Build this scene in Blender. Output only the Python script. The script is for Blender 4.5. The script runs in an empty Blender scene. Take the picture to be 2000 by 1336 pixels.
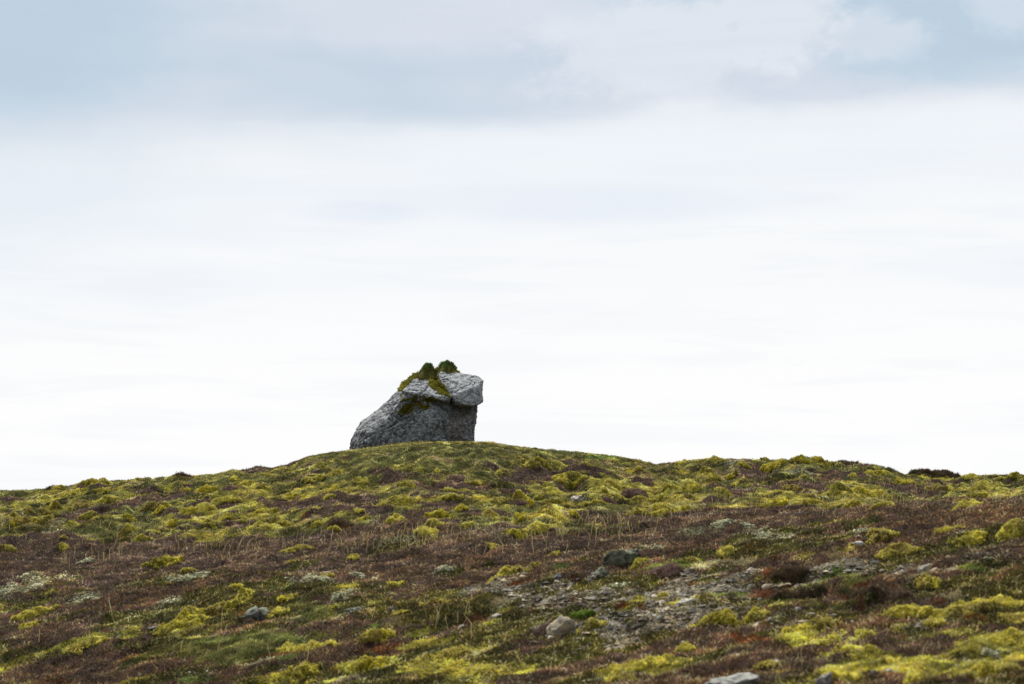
import bpy, bmesh, math
import numpy as np
from mathutils import Vector
sc = bpy.context.scene
C = sc.collection
R = math.radians
rng = np.random.default_rng(7)

# ---------------------------------------------------------------- camera
PITCH = R(4.98); F = 4705.0; PW, PH = 2000.0, 1336.0
cd = bpy.data.cameras.new('camera'); cam = bpy.data.objects.new('camera', cd); C.objects.link(cam)
cd.sensor_width = 36.0; cd.lens = 36.0 * F / PW
cam.location = (0, 0, 0); cam.rotation_euler = (R(90) + PITCH, 0, 0)
cd.clip_start = 0.5; cd.clip_end = 6000
cd.dof.use_dof = True; cd.dof.focus_distance = 72.0; cd.dof.aperture_fstop = 2.8
sc.camera = cam

# ---------------------------------------------------------------- light
SUN_EL, SUN_AZ = R(58), R(-32)          # ahead of the camera, a little to the left, behind thin cloud
sl = bpy.data.lights.new('sun', 'SUN'); sl.energy = 5.0; sl.angle = R(5); sl.color = (1.0, 0.965, 0.9)
so = bpy.data.objects.new('sun', sl); C.objects.link(so)
sd = Vector((math.sin(SUN_AZ) * math.cos(SUN_EL), math.cos(SUN_AZ) * math.cos(SUN_EL), math.sin(SUN_EL)))
so.rotation_euler = sd.to_track_quat('Z', 'Y').to_euler(); so.location = (0, 0, 60)
sc.view_settings.view_transform = 'Standard'; sc.view_settings.look = 'None'
sc.view_settings.exposure = 0.0; sc.view_settings.gamma = 1.0; sc.view_settings.use_curve_mapping = False

# ---------------------------------------------------------------- world: daylight sky behind a cloud deck
w = bpy.data.worlds.new('World'); sc.world = w; w.use_nodes = True
nt = w.node_tree; nt.nodes.clear()
def N(t, **k):
    n = nt.nodes.new(t)
    for a, b in k.items(): setattr(n, a, b)
    return n
def L(a, b): nt.links.new(a, b)
def M(op, a, b=None, c=None, clamp=False):
    n = N('ShaderNodeMath', operation=op); n.use_clamp = clamp
    for i, v in enumerate((a, b, c)):
        if v is None: continue
        if isinstance(v, (int, float)): n.inputs[i].default_value = v
        else: L(v, n.inputs[i])
    return n.outputs[0]
def ramp(x, a, b):                       # smooth 0..1 as x goes a..b
    n = N('ShaderNodeMapRange', interpolation_type='SMOOTHERSTEP')
    L(x, n.inputs[0]); n.inputs[1].default_value = a; n.inputs[2].default_value = b
    return n.outputs[0]
def mixc(f, a, b):
    n = N('ShaderNodeMix', data_type='RGBA')
    if isinstance(f, (int, float)): n.inputs[0].default_value = f
    else: L(f, n.inputs[0])
    for i, v in ((6, a), (7, b)):
        if isinstance(v, tuple): n.inputs[i].default_value = v + (1,)
        else: L(v, n.inputs[i])
    return n.outputs[2]
tc = N('ShaderNodeTexCoord'); sx = N('ShaderNodeSeparateXYZ'); L(tc.outputs['Generated'], sx.inputs[0])
DX, DY, DZ = sx.outputs
el = M('MULTIPLY', M('ARCSINE', DZ), 57.2958)                 # elevation in degrees
az = M('MULTIPLY', M('ARCTAN2', DX, DY), 57.2958)             # azimuth in degrees, 0 = ahead
def noise(sx_, sy_, det, seed, rough=0.5, dist=0.0):
    cb = N('ShaderNodeCombineXYZ'); L(M('MULTIPLY', az, sx_), cb.inputs[0]); L(M('MULTIPLY', el, sy_), cb.inputs[1]); cb.inputs[2].default_value = seed
    n = N('ShaderNodeTexNoise'); L(cb.outputs[0], n.inputs['Vector']); n.inputs['Scale'].default_value = 1.0
    n.inputs['Detail'].default_value = det; n.inputs['Roughness'].default_value = rough; n.inputs['Distortion'].default_value = dist
    return n.outputs[0]
n_edge = noise(0.2, 0.6, 5, 3.1, 0.5)
n_band = noise(0.07, 0.45, 3, 9.3, 0.45)
n_puff = noise(0.5, 0.75, 6, 5.7, 0.58, 0.3)
n_fine = noise(1.1, 1.5, 5, 21.0, 0.6, 0.5)
n_soft = noise(0.14, 0.4, 3, 14.0, 0.45)
def blob(ax, ey, rx, ry, jit=0.5):
    a = M('DIVIDE', M('SUBTRACT', az, ax), rx); e = M('DIVIDE', M('SUBTRACT', el, ey), ry)
    r = M('SQRT', M('ADD', M('MULTIPLY', a, a), M('MULTIPLY', e, e)))
    r = M('ADD', r, M('MULTIPLY', M('SUBTRACT', n_puff, 0.5), jit * 2.4)); r = M('ADD', r, M('MULTIPLY', M('SUBTRACT', n_fine, 0.5), jit * 1.3))
    n = N('ShaderNodeMapRange', interpolation_type='SMOOTHERSTEP'); L(r, n.inputs[0])
    n.inputs[1].default_value = 1.35; n.inputs[2].default_value = 0.35
    return n.outputs[0]
# the lower edge of the blue-grey deck, higher to the right
elw = M('ADD', M('SUBTRACT', el, M('MULTIPLY', az, 0.035)), M('MULTIPLY', M('SUBTRACT', n_edge, 0.5), 1.3))
wl = ramp(az, 1.0, -10.0)
deck = M('ADD', M('MULTIPLY', M('ADD', M('MULTIPLY', ramp(elw, 9.75, 10.7), 0.75), M('MULTIPLY', ramp(elw, 8.9, 11.6), 0.25)), M('SUBTRACT', 1.0, wl)), M('MULTIPLY', ramp(elw, 8.5, 11.7), wl))
sky = N('ShaderNodeTexSky', sky_type='NISHITA'); sky.sun_disc = False; sky.sun_elevation = SUN_EL; sky.sun_rotation = SUN_AZ
sky.air_density = 1.0; sky.dust_density = 1.5; sky.ozone_density = 1.0
vm = N('ShaderNodeVectorMath', operation='SCALE'); L(sky.outputs[0], vm.inputs[0]); vm.inputs['Scale'].default_value = 0.11
nishita = vm.outputs[0]
white = mixc(ramp(n_band, 0.35, 0.62), (0.885, 0.915, 0.955), (0.935, 0.95, 0.968))
low = mixc(ramp(el, 3.0, 8.2), (0.99, 0.99, 0.99), white)
low = mixc(M('MULTIPLY', ramp(n_band, 0.52, 0.36), 0.30), low, (0.86, 0.90, 0.955))
blue = mixc(0.12, (0.50, 0.63, 0.74), nishita)
haze = mixc(ramp(n_soft, 0.3, 0.66), (0.555, 0.655, 0.765), (0.65, 0.715, 0.81))
haze = mixc(M('MULTIPLY', blob(-1.5, 12.9, 6.5, 1.2, .3), .75), haze, (0.715, 0.76, 0.845))
bw = M('ADD', blob(-12.5, 12.3, 5.0, 2.4, 0.3), M('ADD', blob(10.5, 12.2, 4.0, 1.5, 0.4), blob(4.5, 12.9, 3.2, 1.0, 0.6)), clamp=True)
bw = M('ADD', bw, M('MULTIPLY', ramp(el, 16, 26), ramp(n_puff, 0.42, 0.6)), clamp=True)
deckc = mixc(M('MULTIPLY', bw, 0.8), haze, blue)
pf = M('ADD', blob(3.6, 12.0, 3.4, 1.5, 0.75), M('ADD', M('MULTIPLY', blob(8.8, 12.1, 1.6, .6, 0.8), 0.6), M('ADD', blob(6.6, 12.5, 1.3, 1.2, 0.6), M('MULTIPLY', blob(12.0, 12.8, 1.6, 0.8, .8), 0.5))), clamp=True)
deckc = mixc(M('MULTIPLY', pf, 0.85), deckc, (0.775, 0.815, 0.885))
streak = M('ADD', M('MULTIPLY', blob(-3.6, 8.05, 1.6, 0.3, 0.2), 0.6), M('MULTIPLY', blob(1.2, 8.3, 5.0, 0.55, 0.3), 0.6), clamp=True)
low = mixc(M('MULTIPLY', streak, 0.9), low, (0.78, 0.84, 0.93))
leftg = blob(-13.0, 9.1, 5.5, 2.2, 0.25)
low = mixc(M('MULTIPLY', leftg, 0.62), low, (0.76, 0.83, 0.90))
wisp = noise(0.16, 1.7, 6, 33.0, 0.55, 0.4)
low = mixc(M('MULTIPLY', ramp(wisp, 0.54, 0.36), 0.22), low, (0.80, 0.85, 0.92))
deckc = mixc(M('MULTIPLY', ramp(wisp, 0.60, 0.38), 0.09), deckc, (0.50, 0.60, 0.71))
col = mixc(deck, low, deckc)
top = ramp(el, 22, 45)                                        # thinner, brighter cloud overhead
col = mixc(M('MULTIPLY', top, 0.8), col, (0.80, 0.82, 0.86))
back = ramp(DY, 0.15, -0.6)                                   # unseen sky behind the camera, darkened to dim the boulder's front
col = mixc(M('MULTIPLY', back, 0.85), col, (0.40, 0.43, 0.48))
bg = N('ShaderNodeBackground'); L(col, bg.inputs[0]); bg.inputs[1].default_value = 1.0
wo = N('ShaderNodeOutputWorld'); L(bg.outputs[0], wo.inputs[0])

# ---------------------------------------------------------------- numpy noise
def _h(ix, iy, iz, seed):
    h = (ix.astype(np.int64) * 374761393 + iy.astype(np.int64) * 668265263 + iz.astype(np.int64) * 2147483647 + seed * 974634777) & 0xFFFFFFFF
    h = ((h ^ (h >> 13)) * 1274126177) & 0xFFFFFFFF
    h = ((h ^ (h >> 16)) * 2246822519) & 0xFFFFFFFF
    return ((h ^ (h >> 15)) & 0xFFFF).astype(np.float32) / 65535.0
def vn(x, y, z=None, seed=0):            # value noise, -1..1
    x = np.asarray(x, np.float32); y = np.asarray(y, np.float32)
    fx = np.floor(x); fy = np.floor(y); tx = x - fx; ty = y - fy
    tx = tx*tx*tx*(tx*(tx*6-15)+10); ty = ty*ty*ty*(ty*(ty*6-15)+10)
    ix = fx.astype(np.int64); iy = fy.astype(np.int64)
    def layer(iz):
        a = _h(ix, iy, iz, seed); b = _h(ix+1, iy, iz, seed); c = _h(ix, iy+1, iz, seed); d = _h(ix+1, iy+1, iz, seed)
        return (a*(1-tx)+b*tx)*(1-ty) + (c*(1-tx)+d*tx)*ty
    if z is None: return layer(np.zeros_like(ix))*2-1
    z = np.asarray(z, np.float32); fz = np.floor(z); tz = z-fz; tz = tz*tz*(3-2*tz); iz = fz.astype(np.int64)
    return (layer(iz)*(1-tz)+layer(iz+1)*tz)*2-1
def fbm(x, y, z=None, seed=0, octv=4, gain=0.5, billow=False):
    s = 0; a = 1; t = 0; f = 1.0
    ca, sa = math.cos(0.6), math.sin(0.6)
    for k in range(octv):
        n = vn(x*f, y*f, None if z is None else z*f, seed + k*17)
        if billow: n = np.abs(n)*2-1
        s = s + a*n; t += a; a *= gain; f *= 2.03
        x, y = x*ca-y*sa, x*sa+y*ca
    return s/t
def sst(a, b, x):
    t = np.clip((x-a)/(b-a), 0, 1); return t*t*(3-2*t)

# ---------------------------------------------------------------- terrain
cp, sp = math.cos(PITCH), math.sin(PITCH)
def row_T(r):                            # elevation tangent seen at a photo row
    return np.tan(PITCH + np.arctan((668.0 - np.asarray(r, float))/F))
def px_u(px, T): return (np.asarray(px, float)-1000.0)/F*(cp + T*sp)
_ys = np.linspace(-60, 900, 9601)
_s = 0.112*sst(18, 31, _ys) - 0.012*sst(42, 50, _ys)
_s = np.where(_ys > 66, 0.100 - 0.0145*(_ys-66), _s); _s = np.maximum(_s, -0.16); _s = np.where(_ys > 66, _s*(1-sst(110, 190, _ys)), _s)
_zb = np.concatenate([[0], np.cumsum((_s[1:]+_s[:-1])/2*np.diff(_ys))]); _zb = _zb - np.interp(18, _ys, _zb) - 1.72
def zprof(y): return np.interp(y, _ys, _zb)
SIL = np.array([(-400,985),(0,959),(60,958),(90,955),(110,950),(130,951),(160,944),(200,940),(270,938),(330,932),(350,927),(375,930),(420,927),(455,918),(480,920),(510,912),(530,915),(560,908),(600,893),(640,885),(680,881),(740,874),(800,866),(860,864),(920,864),(960,865),(1000,872),(1050,877),(1100,881),(1180,889),(1240,898),(1280,907),(1340,901),(1400,895),(1500,900),(1540,897),(1570,892),(1610,902),(1700,907),(1740,915),(1760,925),(1800,932),(1870,934),(1900,929),(1940,928),(2000,928),(2400,930)], float)
def tilt(y): return 0.15*(1-sst(32, 54, y))
def zbase(x, y):
    return zprof(y) + tilt(y)*np.clip(x, -30, 30)
_uu = np.linspace(-0.34, 0.34, 681); _yy = np.linspace(42, 84, 281)
_dT = np.zeros_like(_uu)
_sr = np.interp(_uu*F/(cp+0.04*sp)+1000, SIL[:, 0], SIL[:, 1]); _Tc = row_T(_sr)
U, Y = np.meshgrid(_uu, _yy)
for _ in range(4):
    T = (zbase(U*Y, Y) + Y*sst(36, 58, Y)*_dT[None, :])/Y
    _dT += _Tc - T.max(0)
def hill(x, y):
    u = np.clip(x/np.maximum(y, 20), -0.33, 0.33)
    return zbase(x, y) + np.clip(y, 0, 95)*sst(36, 58, y)*np.interp(u, _uu, _dT)*(1-sst(85, 130, y))
# fine maps over the part of the hill the picture shows
RES = 0.05
gx = np.arange(-23, 23+RES/2, RES); gy = np.arange(13, 86+RES/2, RES)
GX, GY = np.meshgrid(gx, gy)
fade_in = sst(13, 16, GY)
# hummocks drawn out along a diagonal on the lower slope
ca, sa = math.cos(R(38)), math.sin(R(38))
P = GX*ca + GY*sa; Q = -GX*sa + GY*ca
Pd = P + 0.5*fbm(GX*0.8, GY*0.8, seed=91, octv=2); Qd = Q + 0.5*fbm(GX*0.8+7, GY*0.8, seed=92, octv=2)
hum_low = 1-np.abs(fbm(Pd*0.33, Qd*1.0, seed=11, octv=3))*2.0
hum_hi = -fbm((GX+0.35*fbm(GX, GY, seed=5, octv=2))*0.75, (GY+0.35*fbm(GX, GY, seed=6, octv=2))*0.62, seed=21, octv=3, billow=True)
upf = sst(44, 50, GY - 0.25*GX)
hum = (1-upf)*(0.13*hum_low) + upf*(0.24*hum_hi)
crest = sst(66, 70, GY)*(1-sst(77, 84, GY))
hum = hum*(1-0.45*crest)
hum = hum*(1-0.6*np.exp(-((GX+3.1)/4.5)**2)*sst(62, 68, GY))
hum = hum + 0.22*fbm(GX*0.16, GY*0.13, seed=31, octv=2)*(1-sst(60, 70, GY)) + (0.022+.02*upf)*fbm(GX*2.6, GY*2.6, seed=33, octv=3) - (0.028*vn(GX*4.5, GY*4.2, seed=37) + 0.045*fbm(Pd*1.5, Qd*2.2, seed=35, octv=3, billow=True))*(1-.5*crest)
H0 = hill(GX, GY)
HM = H0 + hum*fade_in
nx_, ny_ = len(gx), len(gy)
def _samp0(mp, x, y):
    ix = np.clip(((x-gx[0])/RES).round().astype(int), 0, nx_-1); iy = np.clip(((y-gy[0])/RES).round().astype(int), 0, ny_-1)
    return mp[iy, ix]
_u2 = np.linspace(-.25, .25, 1001); _y2 = np.linspace(44, 85.5, 400); _U, _Y = np.meshgrid(_u2, _y2)
_T2 = row_T(np.interp(_u2*F/(cp+0.04*sp)+1000, SIL[:, 0], SIL[:, 1]))
_ker = np.exp(-(np.arange(-14, 15)/7.0)**2); _ker /= _ker.sum()
for _ in range(3):
    e = _T2 - (_samp0(HM, _U*_Y, _Y)/_Y).max(0); e = np.convolve(np.pad(e, 14, mode='edge'), _ker, 'valid')
    HM = HM + GY*sst(40, 56, GY)*np.interp(np.clip(GX/GY, -.25, .25), _u2, e)
def samp(mp, x, y):
    fx = np.clip((np.asarray(x)-gx[0])/RES, 0, nx_-1.001); fy = np.clip((np.asarray(y)-gy[0])/RES, 0, ny_-1.001)
    ix = fx.astype(int); iy = fy.astype(int); tx = fx-ix; ty = fy-iy
    return (mp[iy, ix]*(1-tx)+mp[iy, ix+1]*tx)*(1-ty) + (mp[iy+1, ix]*(1-tx)+mp[iy+1, ix+1]*tx)*ty
def Hs(x, y): return samp(HM, x, y)
def at(px, py):                          # the point of the hill a photo pixel shows
    T = float(row_T(py)); u = float(px_u(px, T))
    ys = np.arange(14, 84, 0.04)
    d = Hs(u*ys, ys)/ys
    k = np.nonzero(d >= T)[0]
    k = k[0] if len(k) else int(np.argmax(d))
    y = ys[k]; x = u*y
    return x, y, float(Hs(x, y))

# ---------------------------------------------------------------- mesh and material helpers
def tag(o, label=None, cat=None, group=None, kind=None):
    if label: o['label'] = label
    if cat: o['category'] = cat
    if group: o['group'] = group
    if kind: o['kind'] = kind
    return o
def mesh_obj(name, V, Fc, col, mat, parent=None, smooth=False):
    V = np.asarray(V, np.float32); Fc = np.asarray(Fc, np.int32); n = Fc.shape[1]
    me = bpy.data.meshes.new(name); me.vertices.add(len(V)); me.vertices.foreach_set('co', V.ravel())
    me.loops.add(Fc.size); me.loops.foreach_set('vertex_index', Fc.ravel())
    me.polygons.add(len(Fc)); me.polygons.foreach_set('loop_start', np.arange(0, Fc.size, n, dtype=np.int32))
    me.polygons.foreach_set('use_smooth', np.full(len(Fc), bool(smooth)))
    if col is not None:
        a = me.color_attributes.new('Col', 'FLOAT_COLOR', 'POINT')
        c4 = np.ones((len(V), 4), np.float32); c4[:, :3] = np.clip(col, 0.002, 0.95); a.data.foreach_set('color', c4.ravel())
    me.update(calc_edges=True); me.validate()
    me.materials.append(mat)
    o = bpy.data.objects.new(name, me); C.objects.link(o)
    if parent: o.parent = parent
    return o
def material(name, rough=0.9, spec=0.15, var=0.25, vscale=12.0, bump=0.0, bscale=30.0, bdist=0.02, trans=0.0):
    m = bpy.data.materials.new(name); m.use_nodes = True; t = m.node_tree; b = t.nodes['Principled BSDF']
    at_ = t.nodes.new('ShaderNodeAttribute'); at_.attribute_name = 'Col'
    g = t.nodes.new('ShaderNodeNewGeometry')
    n = t.nodes.new('ShaderNodeTexNoise'); n.inputs['Scale'].default_value = vscale; n.inputs['Detail'].default_value = 4
    t.links.new(g.outputs['Position'], n.inputs['Vector'])
    mr = t.nodes.new('ShaderNodeMapRange'); mr.inputs[1].default_value = 0.3; mr.inputs[2].default_value = 0.7
    mr.inputs[3].default_value = 1-var; mr.inputs[4].default_value = 1+var; t.links.new(n.outputs[0], mr.inputs[0])
    v = t.nodes.new('ShaderNodeVectorMath'); v.operation = 'SCALE'; t.links.new(at_.outputs['Color'], v.inputs[0]); t.links.new(mr.outputs[0], v.inputs['Scale'])
    t.links.new(v.outputs[0], b.inputs['Base Color'])
    b.inputs['Roughness'].default_value = rough; b.inputs['Specular IOR Level'].default_value = spec
    if bump:
        n2 = t.nodes.new('ShaderNodeTexNoise'); n2.inputs['Scale'].default_value = bscale; n2.inputs['Detail'].default_value = 6; n2.inputs['Roughness'].default_value = 0.65
        t.links.new(g.outputs['Position'], n2.inputs['Vector'])
        bp = t.nodes.new('ShaderNodeBump'); bp.inputs['Strength'].default_value = bump; bp.inputs['Distance'].default_value = bdist
        t.links.new(n2.outputs[0], bp.inputs['Height']); t.links.new(bp.outputs[0], b.inputs['Normal'])
    if trans:
        tr = t.nodes.new('ShaderNodeBsdfTranslucent'); t.links.new(v.outputs[0], tr.inputs[0])
        mx = t.nodes.new('ShaderNodeMixShader'); mx.inputs[0].default_value = trans
        t.links.new(b.outputs[0], mx.inputs[1]); t.links.new(tr.outputs[0], mx.inputs[2]); t.links.new(mx.outputs[0], t.nodes['Material Output'].inputs[0])
    return m
m_soil = material('peaty_soil', 0.95, 0.1, 0.35, 9, 0.6, 22, 0.03)
m_leaf = material('heath_plants', 0.75, 0.2, 0.2, 6, trans=0.35)
m_moss = material('moss', 0.9, 0.1, 0.35, 14, 0.6, 40, 0.03, trans=0.3)
m_rock = material('boulder_stone', 0.85, 0.25, 0.22, 26, 0.8, 20, 0.035)
m_stone = material('loose_stone', 0.8, 0.3, 0.3, 25, 0.8, 35, 0.015)
m_lichen = material('reindeer_lichen', 0.95, 0.05, 0.15, 20, 0.4, 60, 0.01)

# ---------------------------------------------------------------- plant cover map
K = ['heather', 'olive', 'grass', 'moss', 'lichen', 'gravel', 'straw', 'rust', 'green']
KI = {k: i for i, k in enumerate(K)}
W = {}
nA = fbm(P*0.30, Q*0.85, seed=41, octv=5, gain=0.6); nB = fbm(P*0.34+50, Q*0.9, seed=42, octv=5, gain=0.6)
nC = fbm(P*0.5+9, Q*1.4, seed=43, octv=5, gain=0.65); nD = fbm(GX*1.1, GY*1.1, seed=44, octv=4, gain=0.6)
nE = fbm(GX*0.45, GY*0.5, seed=45, octv=5, gain=0.6); nF = fbm(GX*2.2, GY*2.2, seed=46, octv=3)
# boundary between the lower slope and the terrace above, traced through ground points
bl = np.array([at(*p)[:2] for p in ((0,1060),(250,1062),(500,1052),(800,1056),(1000,1056),(1200,1030),(1350,1008),(1500,994),(1700,990),(2000,984))])
bx = np.interp(GX, bl[:, 0], bl[:, 1]); up = sst(-0.8, 0.8, GY - bx + 1.5*nE)
band = np.exp(-((GY - bx + 2.6)/2.6)**2)
W['heather'] = (1-up)*(0.50+1.5*nA) + up*(0.24+1.5*nE) + 1.5*band
W['olive'] = (1-up)*(0.46-1.1*nA+0.5*nC) + up*(0.36-0.9*nE+0.5*nD)
W['grass'] = (1-up)*(-0.14+1.0*nB) + up*(0.34-0.9*nE+0.5*nF)
W['moss'] = (1-up)*(0.10-1.1*nB+0.9*nC-0.5*band) + up*(0.08+0.55*hum_hi+1.0*nD)
W['lichen'] = (1-up)*(-0.22+1.5*nD*0.8+0.5*nF+0.15*band) + up*(-0.25+0.9*nF)
W['straw'] = (1-up)*(-0.1+0.9*nD-nB*0.3) + up*(0.02+0.8*nD*-1+0.3*nF)
W['rust'] = (1-up)*(-0.22-1.3*nD+0.7*nC) + up*(-0.38-0.9*nF)
W['green'] = (1-up)*(-0.5+1.2*nB-0.8*nD)+up*(-0.32-1.1*nE)
W['gravel'] = np.full_like(GX, -1.0) + 0.0*GX
def paint(kind, px, py, wpx, hpx, amt=1.0, rot=0.0, soft=0.35, rough=0.5):
    """raise one plant kind over an ellipse of ground, wpx x hpx photo pixels large"""
    x0, y0, z0 = at(px, py); xa, ya, _ = at(px, min(py+hpx/2, 1330)); xb, yb, _ = at(px, max(py-hpx/2, 868))
    rx = wpx/2*y0/F; ry = max(abs(yb-ya)/2, 0.12); ym = (ya+yb)/2 if hpx > 12 else y0
    # ellipse axis follows the photo slope of the patch
    dx = GX-x0; dy = GY-ym - dx*rot
    m = (np.abs(dx) < rx*2+1) & (np.abs(dy) < ry*2+1)
    r = np.sqrt((dx[m]/rx)**2 + (dy[m]/ry)**2) + rough*(0.7*nC[m]+0.7*nF[m])
    W[kind][m] += amt*(1-sst(1-soft, 1+soft, r))
def paintpoly(kind, pts, amt=1.2, width=0.5): pass
def slope_rot(px, py, k): # a photo slope (rise/run) turned into plan dy/dx
    x0, y0, _ = at(px-25, py); x1, y1, _ = at(px+25, max(py-50*k, 866)); return (y1-y0)/max(x1-x0, 0.2)
def pr(kind, px, py, wpx, hpx, amt=1.2, k=0.0, soft=0.35, rough=0.5):
    paint(kind, px, py, wpx, hpx, amt, float(np.clip(slope_rot(px, py, k), -3, 3)), soft, rough)
# stony ground
for a in ((1120,1165,330,60,1.9,.10),(1240,1215,330,60,2.0,.12),(1330,1170,260,50,1.8,.1),(1480,1135,260,40,1.7,.1),(1180,1262,150,22,1.6,.1),(1550,1220,160,30,1.6,.05),
          (1740,1120,200,26,1.8,.1),(1640,1105,200,24,1.5,.1),(1790,1218,130,20,1.8,.1),(1640,1240,70,16,1.4,.1),(1380,1200,160,40,1.6,.1),(1580,1160,110,26,1.5,.1),(960,1150,120,30,1.1,.12),(1900,1110,120,16,1.0,.1),(1000,1290,60,12,1.0,.2)):
    pr('gravel', a[0], a[1], a[2], a[3], a[4]*.92, a[5], .5, 1.2)
# pale lichen
for a in ((1410,1024,90,14,.15),(1466,1030,44,16,.1),(1340,1040,120,12,.15),(1420,1046,150,16,.05),(1530,1052,60,12,0),(165,1098,34,12,0),(370,1128,90,12,.15),(450,1155,40,8,.1),(100,1130,160,16,.25),(20,1160,70,12,.2),(170,1172,70,10,.2),(60,1125,90,8,.1),(275,1155,40,8,.1),
          (620,1128,90,26,.1),(740,1118,110,26,.1),(850,1112,60,16,.1),(880,1120,40,14,0),(670,1160,24,26,.2),(250,1115,70,10,0),(530,1145,60,14,.15),(1940,1270,60,28,.2),(1890,1285,50,16,.3),(1700,1040,60,14,.2),(1870,1040,80,14,.1),(1950,1020,70,14,0),(1930,1095,90,14,.1),
          (1100,1055,100,14,.1),(1180,1062,40,12,.1),(1270,1075,100,16,.1),(105,1035,40,14,0),(560,1072,50,5,0),(1540,920,60,14,0),(1430,905,60,10,0),(470,1060,50,8,0),(760,1058,70,6,.1)):
    pr('lichen', a[0], a[1], a[2]*1.05, a[3]*1.3, 1.1, a[4], .7, 1.2)
# heather
for a in ((560,990,150,8,0),(420,980,120,8,0),(330,1000,80,10,0),(120,1045,160,14,0),(820,1005,120,8,0),(1130,975,60,10,0),(1420,950,120,8,0),(1260,935,60,8,0),(1580,945,120,8,0),(1800,955,120,8,0),(1930,985,120,8,0),(740,925,80,8,0),(230,985,80,10,0),(1000,1030,120,10,0),(100,1085,300,26,0),(450,1085,350,20,0),(800,1085,420,34,.05),(1050,1062,300,24,.12),(1320,1012,300,16,.12),(1560,1008,330,22,0),(1850,1000,330,20,0),(1650,1035,180,28,0),(300,1170,360,40,.15),(120,1185,220,30,.15),(480,1220,150,24,.1),(640,1235,130,22,.2),(140,1300,160,40,.1),(640,1290,70,20,.1),
          (860,930,120,18,0),(900,950,180,16,0),(1020,925,200,12,0),(1080,935,120,14,0),(160,1000,110,16,0),(290,975,120,14,.1),(620,985,130,12,0),(700,995,140,14,0),(780,935,60,18,0),(860,990,120,14,0),(1480,925,80,14,0),(1640,925,110,16,0),(1500,955,60,8,0),(1390,982,60,10,0),(1900,1225,180,22,.1),(1480,1270,180,30,.1),(1360,1270,120,22,.1),(1540,1300,160,24,.1),(950,1000,140,12,0),
          (930,1135,120,20,.2),(1800,1040,180,20,0),(560,1170,120,20,.1)):
    pr('heather', a[0], a[1], a[2], a[3], 1.6 if a[1] < 1005 else .95, a[4], .5, .8)
# yellow moss carpet
for a in ((1100,940,110,16,0),(1180,950,110,24,.1),(1290,950,130,24,0),(1340,975,150,16,0),(1560,980,130,16,0),(1680,965,160,16,0),(60,985,100,12,.1),(180,985,120,10,.1),(450,1000,120,22,.1),(540,1020,90,20,0),(480,965,80,14,0),(1080,1000,120,24,.1),(780,985,100,16,0),
          (720,1300,180,18,.1),(870,1310,260,24,.1),(1250,1305,150,24,.1),(1660,1270,60,10,.1),(1850,1310,280,32,.15),(1950,1290,100,40,.1),(1000,1310,120,20,.15),(820,1240,80,12,.15),(820,1260,120,8,.2),(900,1270,120,8,.2),(1720,1300,140,20,.1),(1560,1240,60,10,.1),(1920,1248,100,14,.2)):
    pr('moss', a[0], a[1], a[2], a[3], 1.0 if a[1] < 1100 else 1.4, a[4], .5, .9)
# grass, straw, rust and fresh green
for a in ((450,1270,330,46,.1),(620,1245,120,16,.1),(250,1035,170,20,0),(60,965,120,14,0),(420,945,220,22,.1),(700,915,160,30,.05),(1000,885,260,22,-.08),(820,885,300,30,0),(1380,960,150,20,0),(600,1200,140,20,.1),(1660,1130,60,10,.1)):
    pr('grass', a[0], a[1], a[2], a[3], .95, a[4], .5, .6)
for a in ((840,892,200,18,0),(640,915,100,20,0),(870,1190,100,20,.2),(800,1330,180,20,.1),(960,1280,120,12,.1),(1640,1090,100,10,.05),(1470,1100,80,12,.05),(1780,1128,70,8,.1),(900,905,160,10,0),(1240,925,60,14,0),(770,1218,70,8,.2),(1580,1120,60,8,0),(980,1175,60,14,.1)):
    pr('straw', a[0], a[1], a[2], a[3], 1.0, a[4], .5, .7)
for a in ((1350,1143,30,16,0),(1500,1132,26,8,0),(1500,1163,90,16,.05),(1660,1172,36,18,0),(1730,1155,60,20,.1),(1690,1145,60,12,.1),(930,1205,80,24,.2),(745,1270,90,14,.2),(1010,1140,60,14,.3),(1840,1175,40,12,.1),(1760,1065,60,10,.1),(1470,1255,60,12,0),(1820,1312,50,12,.1),(1220,1185,40,14,0),(1120,1130,26,7,0),(680,1030,30,8,0),(470,1200,30,8,0),(1880,1205,70,10,.1),(650,1335,90,16,.1),(1260,1190,30,20,0)):
    pr('rust', a[0], a[1], a[2], a[3], 1.35, a[4], .5, .6)
for a in ((1440,1165,44,14,0),(1395,1165,40,12,0),(1590,1155,60,16,.1),(1650,1120,56,14,.1),(1610,1130,80,10,.2),(1390,1135,50,12,.1),(1330,1105,110,12,.15),(1100,1110,40,10,0),(990,1210,60,16,.15),(1340,1205,20,8,0),(1260,1222,36,8,0),(730,1225,60,6,.1),(570,1285,60,8,.1),(380,1330,100,12,.05),(560,1183,60,10,.1),(1130,1187,70,14,0),(1680,1105,50,8,0),(1530,1175,120,14,.05),(1060,880,80,8,-.05),(1180,895,80,8,0),(1830,1290,50,8,0),(1900,1110,60,8,0)):
    pr('green', a[0], a[1], a[2], a[3], 1.3, a[4], .5, .6)
fine = {k: fbm(Pd*1.2+i*13, Qd*4.0+i*7, seed=140+i, octv=4, gain=.7) for i, k in enumerate(K)}
for k in K:
    if k != 'gravel': W[k] = W[k] + fine[k]*{'moss': .75, 'lichen': .55, 'straw': .7, 'rust': .5, 'green': .5}.get(k, .65)
W['gravel'] = W['gravel'] + 1.25*fine['gravel']
Wst = np.stack([W[k] for k in K]); Wst += 0.10*rng.random(Wst.shape).astype(np.float32)
cls_map = Wst.argmax(0).astype(np.int8)
Wst = Wst.astype(np.float32)

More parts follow.
